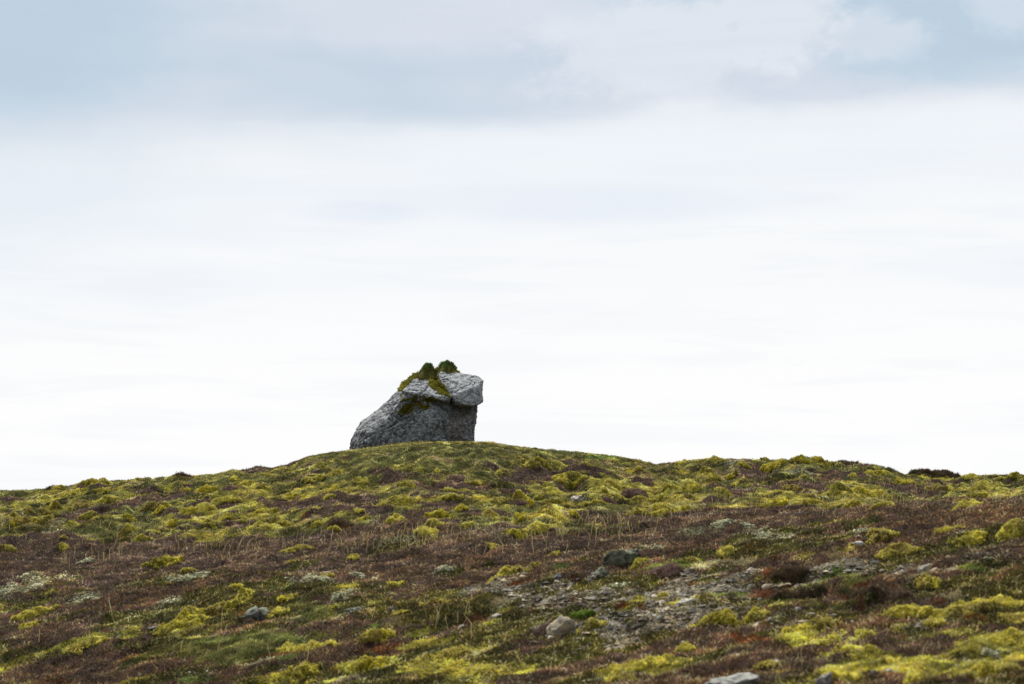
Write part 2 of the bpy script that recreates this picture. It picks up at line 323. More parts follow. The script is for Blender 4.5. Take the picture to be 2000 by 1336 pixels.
PAL = {  # albedo ranges: (a, b) mixed by noise, per plant kind
 'heather': [((.110,.057,.050), (.205,.124,.112)), ((.070,.042,.026), (.125,.078,.045))],
 'olive':   [((.060,.058,.010), (.125,.118,.022)), ((.130,.070,.016), (.065,.062,.010))],
 'grass':   [((.115,.122,.018), (.205,.200,.045)), ((.290,.250,.095), (.085,.100,.016))],
 'moss':    [((.290,.250,.020), (.440,.390,.055)), ((.150,.120,.014), (.440,.410,.170))],
 'lichen':  [((.400,.390,.220), (.560,.550,.360)), ((.300,.300,.150), (.500,.500,.340))],
 'gravel':  [((.095,.075,.048), (.230,.190,.130)), ((.055,.045,.032), (.21,.185,.145))],
 'straw':   [((.270,.215,.095), (.430,.350,.175)), ((.190,.135,.050), (.300,.260,.110))],
 'rust':    [((.130,.036,.014), (.210,.066,.018)), ((.085,.040,.014), (.150,.070,.022))],
 'green':   [((.110,.150,.030), (.180,.230,.055)), ((.160,.150,.035), (.150,.190,.040))],
}
TONE = {'heather': 1.2, 'olive': 1.0, 'grass': 1.2, 'moss': 1.65, 'lichen': .9, 'gravel': 1.0, 'straw': 1.5, 'rust': 1.25, 'green': 1.25}
tone_map = np.exp(-.12+1.25*fbm(GX*2.6, GY*2.6, seed=61, octv=4, gain=.7) + .8*vn(GX*7, GY*6, seed=64) + 0.6*fbm(GX*.9, GY*.9, seed=62, octv=3)).astype(np.float32)
warm_map = fbm(GX*1.7, GY*1.7, seed=63, octv=3).astype(np.float32)
def kcolor(k, n, P=None):
    c = kcolor0(k, n)*TONE[K[k]]
    if P is not None:
        c = c*samp(tone_map, P[:, 0], P[:, 1])[:, None]
        wv = samp(warm_map, P[:, 0], P[:, 1])[:, None]; c = c*np.concatenate([1+.16*wv, 1+0*wv, 1-.25*wv], 1)
    return c
def kcolor0(k, n):
    (a, b), (c, d) = PAL[K[k]]
    t = rng.random((n, 1)); u_ = rng.random((n, 1)); sel = rng.random((n, 1)) < 0.68
    lo = np.array(a)*(1-t)+np.array(b)*t; hi = np.array(c)*(1-u_)+np.array(d)*u_
    return np.where(sel, lo, hi)*(0.85+0.3*rng.random((n, 1)))

# ---------------------------------------------------------------- ground sheet
soil = {'heather': (.040,.026,.018), 'olive': (.035,.034,.010), 'grass': (.055,.058,.018), 'moss': (.15,.14,.02), 'lichen': (.14,.13,.07), 'gravel': (.105,.085,.062), 'straw': (.13,.10,.045), 'rust': (.06,.025,.012), 'green': (.06,.085,.02)}
sarr = np.array([soil[k] for k in K])
st = 1
ex = np.concatenate([-np.array([3000,1500,700,350,180,90,50,33,27,24.5]), gx[::st], np.array([24.5,27,33,50,90,180,350,700,1500,3000])])
ey = np.concatenate([[-3000,-1200,-500,-200,-80,-40,-20,-8,0,5,9,11.5], gy[::st], [87.5,90,95,102,112,130,160,220,350,700,1500,4000]])
EX, EY = np.meshgrid(ex, ey)
EZ = hill(EX, np.clip(EY, -55, 880)); iy0, ix0 = 12, 10
EZ[iy0:iy0+ny_, ix0:ix0+nx_] = HM
ECx = np.zeros(EX.shape+(3,)); ECx[:] = (.05, .045, .02)
cc = sarr[cls_map]; ECx[iy0:iy0+ny_, ix0:ix0+nx_] = cc
nr, nc = EX.shape
ii = np.arange(nr*nc).reshape(nr, nc)
Fq = np.stack([ii[:-1, :-1], ii[:-1, 1:], ii[1:, 1:], ii[1:, :-1]], -1).reshape(-1, 4)
g = mesh_obj('ground', np.stack([EX, EY, EZ], -1).reshape(-1, 3), Fq, ECx.reshape(-1, 3), m_soil, smooth=True)
g['kind'] = 'structure'; tag(g, 'dark peaty hillside ground rising to a low rounded crest')

# ---------------------------------------------------------------- blades
def blades(P0, D, Wd, Ln, col, curve=0.25, tipc=1.15):
    """one tapering, slightly bent leaf per point: P0 base, D unit direction, Wd width, Ln length"""
    n = len(P0); th = rng.random(n)*2*np.pi
    s = np.stack([np.cos(th), np.sin(th), np.zeros(n)], -1); s -= D*(s*D).sum(1, keepdims=True); s /= np.linalg.norm(s, axis=1, keepdims=True)+1e-6
    b = rng.normal(size=(n, 3))*curve; b[:, 2] = -np.abs(b[:, 2])*0.6
    w_ = Wd[:, None]*s*0.5; L_ = Ln[:, None]
    mid = P0 + D*L_*0.55; tip = P0 + D*L_ + b*L_
    V = np.stack([P0-w_*0.8, P0+w_*0.8, mid+w_, mid-w_, tip], 1)
    base = np.arange(n)[:, None]*5
    Fc = np.concatenate([base+np.array([0, 1, 2]), base+np.array([0, 2, 3]), base+np.array([3, 2, 4])], 0)
    cv = np.stack([col*0.9, col*0.9, col, col, col*tipc], 1)
    return V.reshape(-1, 3), Fc, cv.reshape(-1, 3)
def tris(P0, D, Wd, Ln, col, tipc=1.1):
    n = len(P0); th = rng.random(n)*2*np.pi
    s = np.stack([np.cos(th), np.sin(th), 0.3*np.sin(th*3)], -1); s -= D*(s*D).sum(1, keepdims=True); s /= np.linalg.norm(s, axis=1, keepdims=True)+1e-6
    w_ = Wd[:, None]*s*0.5
    V = np.stack([P0-w_, P0+w_, P0+D*Ln[:, None]], 1); Fc = np.arange(n*3).reshape(n, 3)
    return V.reshape(-1, 3), Fc, np.stack([col*0.92, col*0.92, col*tipc], 1).reshape(-1, 3)
def lumps(P0, S, col, flat=0.7):
    """a small jittered eight-sided nugget per point"""
    n = len(P0)
    o = np.array([(1,0,0),(0,1,0),(-1,0,0),(0,-1,0),(0,0,1),(0,0,-1)], float)
    th = rng.random(n)*2*np.pi; c, s = np.cos(th)[:, None], np.sin(th)[:, None]
    q = o[None]+rng.normal(size=(n, 6, 3))*0.28; q = np.stack([q[..., 0]*c-q[..., 1]*s, q[..., 0]*s+q[..., 1]*c, q[..., 2]*flat], -1)
    V = P0[:, None]+q*S[:, None, None]
    f = np.array([(0,1,4),(1,2,4),(2,3,4),(3,0,4),(1,0,5),(2,1,5),(3,2,5),(0,3,5)])
    Fc = (np.arange(n)[:, None, None]*6+f[None]).reshape(-1, 3)
    return V.reshape(-1, 3), Fc, np.repeat(col, 6, axis=0)
def join(parts):
    Vs, Fs, Cs, o = [], [], [], 0
    for v, f, c in parts:
        Vs.append(v); Fs.append(f+o); Cs.append(c); o += len(v)
    return np.concatenate(Vs), np.concatenate(Fs), np.concatenate(Cs)
def updir(n, lean, bias=(0, 0)):
    d = rng.normal(size=(n, 3))*lean; d[:, 2] = 1; d[:, 0] += bias[0]; d[:, 1] += bias[1]
    return d/np.linalg.norm(d, axis=1, keepdims=True)

BLK = np.zeros(GX.shape, bool)
# ---------------------------------------------------------------- moss cushions
def patch(name, px, py, wpx, hpx, kind='moss', lab=None, cat=None, group=None, k=0.0, sq=0.62, tipn=1.0, seed=0, amp=1.0):
    """a domed cushion whose near foot is at photo pixel (px, py), wpx wide and hpx tall"""
    x0, y0, z0 = at(px, py); m = y0/F
    rx = wpx*m/2; ry = float(np.clip(rx*sq, .10, .9)); h = hpx*m*(0.58 if y0 < 46 else .55)*(.45 if kind == 'lichen' else 1.0)
    yc = y0+ry*0.75; xc = x0*yc/y0
    rt = float(np.clip(slope_rot(px, py, k), -1.2, 1.6)) if k else 0.0
    bdx = (GX-xc)/rx; bdy = (GY-yc-(GX-xc)*rt)/ry; BLK[(bdx**2+bdy**2) < .80] = True
    N_ = int(np.clip(wpx*1.3, 34, 170)); a = np.linspace(-1.25, 1.25, N_); A, B = np.meshgrid(a, a)
    X = xc+A*rx; Y = yc+B*ry+A*rx*rt
    wb = 1+0.32*vn(A*1.7+seed*3.1, B*1.7, seed=51)+.24*vn(A*4+seed, B*4, seed=52)+.14*vn(A*9+seed, B*9, seed=59)
    r = np.sqrt(A**2+B**2)/wb
    dome = np.where(r < 1, np.maximum(1-r**2.0, 0)**0.78, 0)
    gz = Hs(X, Y); kn = -fbm(X*4.2, Y*4.2, seed=53+seed % 7, octv=4, gain=.62, billow=True); gap = sst(.12, .0, np.abs(vn(X*3.4+.6*vn(X*6, Y*6, seed=8), Y*4.2, seed=60)))
    lob = 0.75+0.5*vn(A*1.9+seed*1.7, B*1.9+3, seed=54)
    Z = gz*1.0 + dome*h*lob*amp + (kn*.045+.02-.035*gap)*np.clip(dome*2.2, 0, 1)*min(1.0, rx/.35+.3) + np.where(r < 1, .004, -.06)
    keep = (r < 1.07)
    idx = np.arange(N_*N_).reshape(N_, N_)
    fq = np.stack([idx[:-1, :-1], idx[:-1, 1:], idx[1:, 1:], idx[1:, :-1]], -1).reshape(-1, 4)
    kf = keep.ravel()[fq].all(1); fq = fq[kf]
    Pv = np.stack([X, Y, Z], -1).reshape(-1, 3)
    ty = vn(X*2.1, Y*2.1, seed=55)+.6*vn(X*8, Y*8, seed=56)
    if kind == 'moss':
        hue = rng.random()
        c0 = np.array((.20,.17,.010)); c1 = (np.array((.50,.41,.012))*(1-hue)+np.array((.52,.46,.085))*hue); brown = np.array((.15,.09,.03))
        pale = np.array((.55,.48,.17))
    elif kind == 'heather':
        c0 = np.array((.07,.05,.024)); c1 = np.array((.115,.075,.042)); brown = np.array((.07,.072,.018)); kn = kn*.35; gap = gap*.3; pale = np.array((.10,.07,.06))
    elif kind == 'shrub':
        c0 = np.array((.15,.09,.075)); c1 = np.array((.24,.16,.13)); brown = np.array((.14,.11,.05)); pale = np.array((.2,.16,.13))
    elif kind == 'lichen':
        c0 = np.array((.08,.06,.035)); c1 = np.array((.20,.18,.10)); brown = np.array((.12,.10,.03)); pale = np.array((.6,.6,.46))
    elif kind == 'green':
        c0 = np.array((.09,.13,.015)); c1 = np.array((.17,.27,.03)); brown = np.array((.2,.17,.03)); pale = np.array((.25,.33,.08))
    tt = np.clip(.5+.55*ty+.25*kn, 0, 1)[..., None]
    col = c0*(1-tt)+c1*tt
    bb = sst(.25, .6, vn(X*1.6+31, Y*1.6, seed=57)+.35*vn(X*7, Y*7, seed=58))[..., None]*.75; col = col*(1-bb)+brown*bb
    col = col*(1-.45*gap[..., None]*(kind in ('moss', 'green')))
    cl = col.reshape(-1, 3)
    used = np.unique(fq); re = np.full(N_*N_, -1); re[used] = np.arange(len(used))
    Vd, Fd, Cd = Pv[used], re[fq], cl[used]
    # leafy tips over the dome
    q = fq; p0, p1, p3 = Pv[q[:, 0]], Pv[q[:, 1]], Pv[q[:, 3]]
    nr_ = np.cross(p1-p0, p3-p0); ar = np.linalg.norm(nr_, axis=1)+1e-9; nn = nr_/ar[:, None]; nn *= np.sign(nn[:, 2:3]+1e-6)
    cnt = int(np.clip(wpx*hpx*0.25*(2.6 if kind in ('moss', 'green') else 5.5)*tipn, 120, 16000))
    fi = rng.choice(len(q), cnt, p=ar/ar.sum()); a1, a2 = rng.random((cnt, 1)), rng.random((cnt, 1))
    pp = p0[fi]+(p1-p0)[fi]*a1+(p3-p0)[fi]*a2
    d = nn[fi]+rng.normal(size=(cnt, 3))*.55; d[:, 2] += .35; d /= np.linalg.norm(d, axis=1, keepdims=True)
    ct = cl[q[fi, 0]]*(.8+.55*rng.random((cnt, 1))); pl = rng.random(cnt) < .12; ct[pl] = pale*(.7+.4*rng.random((pl.sum(), 1)))
    s_ = y0/50
    if kind == 'moss':
        cnt = int(np.clip(ar.sum()*4300*(30/y0)**1.2, 200, 16000)); fi = rng.choice(len(q), cnt, p=ar/ar.sum()); a1, a2 = rng.random((cnt, 1)), rng.random((cnt, 1))
        pp = p0[fi]+(p1-p0)[fi]*a1+(p3-p0)[fi]*a2; qk = cl[q[fi, 0]]; lum = (qk.sum(1)/cl.sum(1).mean())[:, None]
        ct = (kcolor0(KI['moss'], cnt)*1.75*np.clip(lum, .35, 1.5)*.75+qk*.35)*(1 if hue > .5 else .93)*(1 if y0 > 46 else 1.15)
        pl = rng.random(cnt) < (.16 if y0 > 46 else .05); ct[pl] = np.array((.60,.55,.27))*(.7+.5*rng.random((pl.sum(), 1))); ct[:, 2] += .03
        s1 = .55+.45*y0/45; T3 = tris(pp, updir(cnt, .8), .024*s1*(.6+.7*rng.random(cnt)), .014+.022*rng.random(cnt), ct)
    elif kind == 'green': T3 = tris(pp, d, (.018+.012*rng.random(cnt))*s_, .010+.012*rng.random(cnt)*s_, ct*1.2)
    elif kind == 'lichen': T3 = lumps(pp[:cnt//2], (.010+.020*rng.random(cnt//2))*s_, np.array((.44,.43,.27))*(.5+.75*rng.random((cnt//2, 1))))
    else: T3 = tris(pp, d, .012*s_*(.7+.8*rng.random(cnt)), .03+.05*rng.random(cnt), ct)
    Fd3 = np.concatenate([Fd[:, [0, 1, 2]], Fd[:, [0, 2, 3]]])
    Va, Fa, Ca = join([(Vd, Fd3, Cd), T3])
    org = np.array([xc, yc, float(Hs(xc, yc))])
    o = mesh_obj(name, Va-org, Fa, Ca, {'moss': m_moss, 'green': m_moss, 'lichen': m_lichen}.get(kind, m_leaf), smooth=True); o.location = org
    return tag(o, lab, cat, group)

GU = 'moss cushions on the upper slope'; GLo = 'moss cushions on the lower slope'
big_moss = [  # labelled one by one
 (1012,985,50,32,0,'largest domed moss cushion of the middle slope, grey twigs at its foot'),
 (965,985,58,16,.2,'yellow moss cushion touching the left side of the largest domed cushion'),
 (1009,1052,48,14,0,'bright yellow moss cushion sunk in the edge of the purple heather band'),
 (1062,1034,80,13,.08,'long flat yellow moss cushion just above the bright one in the heather edge'),
 (1066,1006,78,22,.1,'dark-bellied wide moss cushion above the long flat one'),
 (1115,955,66,20,0,'broad arched moss cushion up the slope from the white and orange lichened stone'),
 (1088,968,50,18,0,'yellow moss cushion tucked under the broad arched cushion'),
 (1122,1012,20,22,0,'narrow upright yellow moss cushion right of the dark-bellied one'),
 (978,930,42,22,.1,'stacked pale moss cushion alone in brown heather below the boulder'),
 (1038,914,34,16,0,'olive moss cushion with bare grey foot beside a dark heather streak'),
 (880,978,62,14,.05,'wide low moss cushion on brown heather left of the largest dome'),
 (852,1013,52,16,0,'rounded yellow moss cushion between two dark heather hollows'),
 (842,1031,44,14,0,'middle one of three stacked moss cushions above the heather band'),
 (832,1049,46,14,0,'lowest of three stacked moss cushions above the heather band'),
 (712,1020,30,22,0,'pointed moss cushion with a white stone-like tip'),
 (768,1022,44,20,0,'smooth yellow moss cushion right of the pointed one'),
 (702,949,32,15,0,'bright round moss cushion on dark heather below the boulder left side'),
 (508,958,48,15,0,'smooth yellow moss cushion below the steep step of the left skyline'),
 (398,962,48,14,0,'long moss cushion with dark shaded belly on the left slope'),
 (306,996,54,22,0,'tall lumpy moss cushion heading the cluster on the left slope'),
 (248,1043,36,19,.2,'yellow moss cushion above the lowest bright one on the left slope'),
 (276,1056,30,15,.1,'bright lowest moss cushion of the left slope cluster'),
 (170,1014,30,14,.2,'small slanting moss cushion alone on dark green crowberry'),
 (14,1076,36,12,0,'bright flat moss cushion cut by the left picture edge'),
 (318,1107,66,22,.1,'vivid yellow moss cushion in heather on the left lower slope'),
 (1580,986,70,22,0,'vivid domed moss cushion at the upper edge of the right heather band'),
 (1516,991,56,14,0,'flatter moss cushion joined to the left of the vivid dome'),
 (1630,967,64,28,0,'high rounded olive moss cushion on the right terrace'),
 (1705,971,94,14,0,'long trailing moss bank stretching right from the high rounded cushion'),
 (1512,918,52,20,0,'moss cushion with pale grey-white underside below the right skyline'),
 (1567,905,42,18,0,'yellow moss cushion crowning the highest point of the right skyline'),
 (1720,930,80,18,-.15,'moss bank sloping down to the right beside the dark skyline mound'),
 (1850,962,60,18,-.15,'moss cushion with dark twigs at its foot below the dark skyline mound'),
 (1912,957,54,18,0,'rounded yellow moss cushion near the right end of the terrace'),
 (1888,993,68,12,0,'flat yellow moss cushion on the rim of the right heather band'),
 (1241,1005,48,14,0,'yellow moss cushion at the left end of a row of three above the heather'),
 (1297,1000,44,18,0,'middle moss cushion in a row of three above the heather'),
 (1334,1000,34,14,.1,'right-hand moss cushion in a row of three above the heather'),
 (1302,957,54,18,0,'olive moss cushion right of the purple shrub'),
 (1348,958,58,20,0,'arched moss cushion with pale rim on the saddle of the ridge'),
 (565,1078,82,9,0,'long thin pale moss hummock among tall dry stalks'),
]
low_moss = [
 (395,1216,140,46,.38,'large slanting golden moss bank beside the dark crusted rock'),
 (535,1207,48,11,.2,'thin yellow-green moss cushion below the dark crusted rock'),
 (560,1172,36,10,0,'small moss cushion up the slope from the dark crusted rock'),
 (1002,1124,96,22,.32,'golden slanting moss cushion at the top of the stony patch'),
 (774,1148,44,22,.3,'yellow moss cushion edged with cream lichen on the middle heather'),
 (1246,1108,38,18,.3,'small golden moss cushion right below the black overhanging rock'),
 (1353,1099,38,14,.15,'golden moss cushion with lichen crumbs above the stony patch'),
 (1295,1172,26,22,.7,'narrow slanting moss strip between pale stones'),
 (1394,1217,78,28,.25,'dark-edged moss cushion in the middle of the stones'),
 (1476,1214,46,28,.3,'moss cushion overhanging a small dark hollow in the stones'),
 (1588,1234,108,30,.15,'wide bright yellow moss mat right of the stones'),
 (1770,1208,76,24,0,'left lobe of the long moss bank on the right lower slope'),
 (1888,1202,180,28,.16,'long golden moss bank running to the right picture edge'),
 (1812,1152,42,16,.1,'small yellow moss cushion above the long moss bank'),
 (1758,1084,80,24,.0,'golden moss cushion with rust-red foot on the right slope'),
 (1722,1056,64,20,.2,'dark moss cushion topped with cream lichen on the right slope'),
 (1893,1066,64,18,.2,'olive moss cushion in the heather near the right edge'),
 (1975,1052,64,26,.3,'slanting moss bank touching the right picture edge under the heather band'),
 (1158,1230,56,20,.3,'yellow moss cushion against the tan rock, lower on the stones'),
 (600,1272,120,18,.1,'wide yellow moss mat in the lower middle left'),
 (592,1322,66,26,.2,'bright lobed moss cushion near the bottom edge left of centre'),
 (1265,1310,120,20,.12,'broad yellow moss mat left of the bottom grey rock'),
 (1640,1330,84,16,0,'moss cushion wrapping the small dark rock at the bottom edge'),
 (1338,1276,40,9,.2,'thin isolated moss streak on brown heather left of the bottom grey rock'),
 (66,1207,60,13,.3,'slanting yellow moss cushion on the far left lower slope'),
 (56,1228,34,13,.2,'olive moss cushion just under the slanting one at far left'),
 (1825,1226,40,10,.1,'small moss cushion below the long golden bank'),
]
i_ = 0
for (px, py, a, b, k, lab) in big_moss:
    patch('moss_cushion', px, py, a, b, 'moss', lab, 'moss cushion', GU, k, seed=i_); i_ += 1
for (px, py, a, b, k, lab) in low_moss:
    patch('moss_cushion', px, py, a, b, 'moss', lab, 'moss cushion', GLo, k, seed=i_); i_ += 1
sm_up = [(118,956,30,12),(108,995,28,14),(55,1001,42,12),(24,1012,42,14),(34,1028,40,16),(68,1021,34,12),(88,1007,20,9),(142,1027,20,9),(363,961,24,16),(308,1006,34,13),(372,1002,36,14),(253,1019,32,16),(334,1031,26,18),(124,1053,16,11),(125,1077,22,8),(565,976,44,13),(654,930,36,9),(652,961,34,14),(615,940,50,8),(530,1022,32,16),(552,1029,28,14),(525,1003,46,10),(505,1034,50,11),(618,1030,30,18),(652,1036,28,10),(770,986,80,14),(795,951,34,10),(855,925,18,8),(1052,977,26,13),(1196,948,42,18),(1207,975,22,16),(957,1012,34,13),(976,1018,26,12),(900,998,28,12),(960,1076,24,10),(1172,986,36,12),(1285,1009,38,9),(1340,975,42,15),(1290,982,40,12),(1378,922,26,14),(1396,938,34,12),(1427,938,28,16),(1452,912,34,10),(1600,902,32,9),(1530,979,30,10),(1665,990,40,15),(1722,990,46,10),(1666,932,18,11),(1812,938,84,7),(1900,935,54,8),(1970,933,50,8),(1912,970,46,10),(270,935,40,8),(170,948,50,9),(210,947,40,8),(480,945,40,12),(455,938,30,9),(1340,904,40,8),(1400,902,50,9),(1490,900,40,8),(700,1005,24,8),(640,975,26,9),(1450,945,40,10),(1550,960,36,8),(1410,968,36,10),(1235,925,40,9),(1080,985,40,12),(1140,990,30,10),(1020,1018,40,10),(915,1030,26,8),(1180,965,30,12),(1250,975,40,12),(1060,905,30,8),(930,945,36,7),(880,960,30,6),(200,965,30,8),(430,985,50,9),(400,1000,50,10),(440,1015,36,12),(410,1030,30,12),(470,1020,30,9),(90,1020,26,9),(205,978,50,8),(160,990,50,8),(1770,945,40,7),(1640,950,30,8)]
for (px, py, a, b) in sm_up:
    patch('moss_cushion', px, py, a, b, 'moss', 'small low yellow-green moss cushion crowded among others on the upper slope', 'moss cushion', GU, 0, seed=i_); i_ += 1
sm_lo = [(180,1264,56,10,.2),(140,1275,40,8,.2),(735,1256,60,12,.2),(720,1306,60,11,.15),(1500,1306,44,10,.2),(1220,1332,60,14,.1),(1330,1300,40,8,.2),(1960,1262,70,14,.2),(1930,1325,130,22,.15),(1800,1330,80,14,.15),(1740,1300,50,10,.1),(1690,1245,40,9,.1),(1620,1262,36,9,.2),(820,1325,70,12,.1),(960,1318,80,12,.15),(890,1285,70,9,.15),(690,1095,20,6,0),(570,1100,24,6,0),(370,1118,30,8,0),(460,1150,30,8,.1),(1420,1085,40,10,.2),(1480,1150,0,0,0),(1080,1085,30,8,.1),(1850,1040,46,10,.2),(680,1152,36,9,.1),(640,1130,28,8,.1),(850,1178,50,8,.2),(780,1200,36,8,.2),(1985,1215,50,12,.1),(1690,1292,60,10,.1)]
for (px, py, a, b, k) in sm_lo:
    if a: patch('moss_cushion', px, py, a, b, 'moss', 'small flat yellow moss cushion scattered over the lower slope', 'moss cushion', GLo, k, seed=i_); i_ += 1
patch('moss_cushion', 1137, 1208, 44, 20, 'green', 'fresh grass-green moss cushion behind the tan rock on the stones', 'moss cushion', GLo, 0.1, seed=301)
# dark mound on the skyline, heather clumps and lichen
patch('heather_mound', 1822, 937, 108, 27, 'heather', 'dark brown heather-covered mound on the right skyline', 'mound', None, 0, sq=.6, tipn=2.6, seed=400, amp=1.15)
for (px, py, a, b, kd, lab) in (
 (1240,975,56,34,'shrub','purple-brown heather bush left of the olive moss cushion on the ridge saddle'),
 (1190,985,40,18,'shrub','brown heather bush below the purple one'),
 (1545,1135,70,30,'heather','dark round heather bush with rust foot on the stony patch'),
 (1010,990,34,14,'shrub','grey twiggy heather at the foot of the largest moss dome'),
 (665,1030,44,16,'heather','dark heather hummock left of the pointed moss cushion'),
 (1560,1172,100,18,'heather','low rusty heather mat below the dark round bush'),
 (1710,1160,110,24,'heather','slanting red-brown heather mat on the right of the stones'),
 (1075,1240,50,26,'shrub','reddish heather bush leaning on the left of the tan rock'),
 (490,920,40,6,'heather','dark heather tuft on the left skyline left of the steep step'),
 (104,956,30,6,'heather','dark heather tuft on the far left skyline'),
 (358,930,36,6,'heather','dark heather tuft midway along the left skyline'),
 (1300,1125,70,16,'shrub','grey-purple heather bush over the fresh green strip'),
 (1655,908,60,10,'heather','dark heather hump on the right skyline left of the moss bank')):
    patch('heather_bush', px, py, a, b*.68, kd, lab, 'heather', 'heather bushes', 0.1 if py > 1100 else 0, tipn=1.6, seed=i_); i_ += 1
for (px, py, a, b, k, lab) in (
 (1412,1028,52,14,.2,'slanting cream lichen patch at the top edge of the right heather'),
 (1466,1034,34,17,.1,'upright cream lichen clump right of the slanting patch'),
 (166,1100,30,10,0,'rounded white-green lichen patch among the left stalks'),
 (372,1134,70,12,.15,'brightest white lichen patch on the left heather'),
 (700,1130,26,20,0,'knobbly pale green lichen clump left of the lichen-edged moss cushion'),
 (620,1136,60,18,.2,'scattered pale green lichen mound above the flat grey stone'),
 (865,1118,36,16,0,'pale lichen clump over a dark hollow in the middle heather'),
 (1938,1286,44,22,.1,'white-green lichen patch near the bottom right corner'),
 (178,1174,40,9,.3,'cream lichen streak on the far left lower heather'),
 (667,1166,20,18,.4,'small upright lichen clump below the scattered lichen mound')):
    patch('lichen_patch', px, py, a, b, 'lichen', lab, 'lichen', 'lichen patches', k, seed=i_, tipn=1.6); i_ += 1

NSC = 1950000
ymin, ymax = 18.0, 80.0
# density falls off with distance as ~ y^-1.2 while the width of view grows with y
t = rng.random(NSC*2); yv = (ymin**0.8 + t*(ymax**0.8-ymin**0.8))**(1/0.8); uv = (rng.random(NSC*2)*2-1)*0.28
Tv = Hs(uv*yv, yv)/yv
ok = (Tv > row_T(1400)) ; yv = yv[ok]; uv = uv[ok]
xv = uv*yv; zv = Hs(xv, yv)
fx = np.clip(((xv+rng.normal(size=len(xv))*0.03-gx[0])/RES).round().astype(int), 0, nx_-1); fy = np.clip(((yv+rng.normal(size=len(xv))*0.05-gy[0])/RES).round().astype(int), 0, ny_-1)
keepm = ~BLK[fy, fx]; xv, yv, zv, fx, fy = xv[keepm], yv[keepm], zv[keepm], fx[keepm], fy[keepm]
kv = cls_map[fy, fx].astype(int)
rare = rng.random(len(kv)); 
kv = np.where((rare < .06) & (kv != KI['gravel']), KI['straw'], kv)
upv = samp(up.astype(np.float32), xv, yv)
kv = np.where((rare > .06) & (rare < .12+.16*upv) & (kv == KI['moss']), KI['straw'], kv)
kv = np.where((rare > .06) & (rare < .06+.14*upv) & (kv == KI['grass']), KI['straw'], kv)
kv = np.where((rare > .45) & (kv == KI['lichen']), np.where(rare > .8, KI['olive'], KI['heather']), kv)
kv = np.where((rare > .90) & (kv == KI['heather']), KI['olive'], kv)
PT = np.stack([xv, yv, zv], -1)
def pick(k): return PT[kv == KI[k]], KI[k]
sz = lambda p: (0.55+0.45*p[:, 1]/45.0)    # far plants are drawn as slightly larger tufts
out = {}
p, k = pick('heather'); n = len(p); p[:, 2] -= .01
hc = kcolor(k, n, p); wm = (rng.random(n) < .55*sst(44, 36, p[:, 1]))[:, None]; hc = np.where(wm, hc*np.array([1.12, .92, .55]), hc)
V = tris(p, updir(n, .95), .016*sz(p)*(0.7+.8*rng.random(n)), (.022+.042*rng.random(n))*(.7+.3*sz(p)), hc); tag(mesh_obj('heather', *V, m_leaf), 'purple-brown leafless heather sprigs spread over the hillside', 'heather', kind='stuff')
p, k = pick('olive'); n = len(p)
V = tris(p, updir(n, .9), .020*sz(p)*(0.7+.8*rng.random(n)), .015+.025*rng.random(n), kcolor(k, n, p)); tag(mesh_obj('crowberry_mat', *V, m_leaf), 'low dark olive crowberry mat between the moss and heather', 'shrub mat', kind='stuff')
pa, k = pick('grass'); na = len(pa); pb, k2 = pick('straw'); nb = len(pb); pc, k3 = pick('green'); nc_ = len(pc)
V = join([blades(pa, updir(na, .75), .011*sz(pa), .022+.045*rng.random(na), kcolor(k, na, pa)), blades(pc, updir(nc_, .6), .014*sz(pc), .025+.035*rng.random(nc_), kcolor(k3, nc_, pc))])
tag(mesh_obj('grass', *V, m_leaf), 'short green and olive grass growing over the hillside', 'grass', kind='stuff')
V = blades(pb, updir(nb, .7), .009*sz(pb), .022+.055*rng.random(nb), kcolor(k2, nb, pb)); tag(mesh_obj('dry_grass', *V, m_leaf), 'pale straw-coloured withered grass tufts on the slope', 'dry grass', kind='stuff')
p, k = pick('moss'); n = len(p)
mlift = 0.03+0.05*np.clip(samp(hum_hi, p[:, 0], p[:, 1]), 0, 1)
p2 = p.copy(); p2[:, 2] += rng.random(n)*.02
V = tris(p2, updir(n, .8), .024*sz(p)*(0.7+.8*rng.random(n)), .012+.020*rng.random(n), kcolor(k, n, p)); tag(mesh_obj('moss_carpet', *V, m_moss), 'yellow-green moss carpet filling the ground between the cushions', 'moss', kind='stuff')
p, k = pick('lichen'); n = len(p); sel = rng.random(n) < .7; p = p[sel]; n = len(p); p[:, 2] += .01+.03*rng.random(n)
V = lumps(p, .013*sz(p)*(0.5+1.1*rng.random(n)), kcolor(k, n, p), .8); tag(mesh_obj('lichen', *V, m_lichen), 'pale cream reindeer lichen scattered among the heather', 'lichen', kind='stuff')
p, k = pick('rust'); n = len(p)
V = tris(p, updir(n, .6), .014*sz(p), 
 .025+.04*rng.random(n), kcolor(k, n, p)); tag(mesh_obj('red_moss', *V, m_leaf), 'rust-red low growth in patches on the lower slope', 'red moss', kind='stuff')
p, k = pick('gravel'); n = len(p)
sg = rng.random(n) < .42; pg = p[sg]; n2 = len(pg)
big = rng.random(n2)**6; cg = kcolor(k, n2, pg); pale = rng.random(n2) < .12; cg[pale] = cg[pale]*1.5+np.array([.06,.055,.05])
pg[:, 2] += .004
V = lumps(pg, .012+.050*big*(0.5+rng.random(n2)), cg, .55); tag(mesh_obj('gravel', *V, m_stone), 'grey-brown gravel and stone chips on the bare patch', 'gravel', kind='stuff')
p = p[~sg][::3]; n = len(p)
kk = rng.random(n); kc = np.where((kk < .5)[:, None], kcolor(KI['straw'], n), kcolor(KI['olive'], n))
V = blades(p, updir(n, .8), .010*sz(p), .03+.05*rng.random(n), kc*.9); tag(mesh_obj('sparse_grass', *V, m_leaf), 'thin withered blades poking up through the gravel', 'sparse grass', kind='stuff')
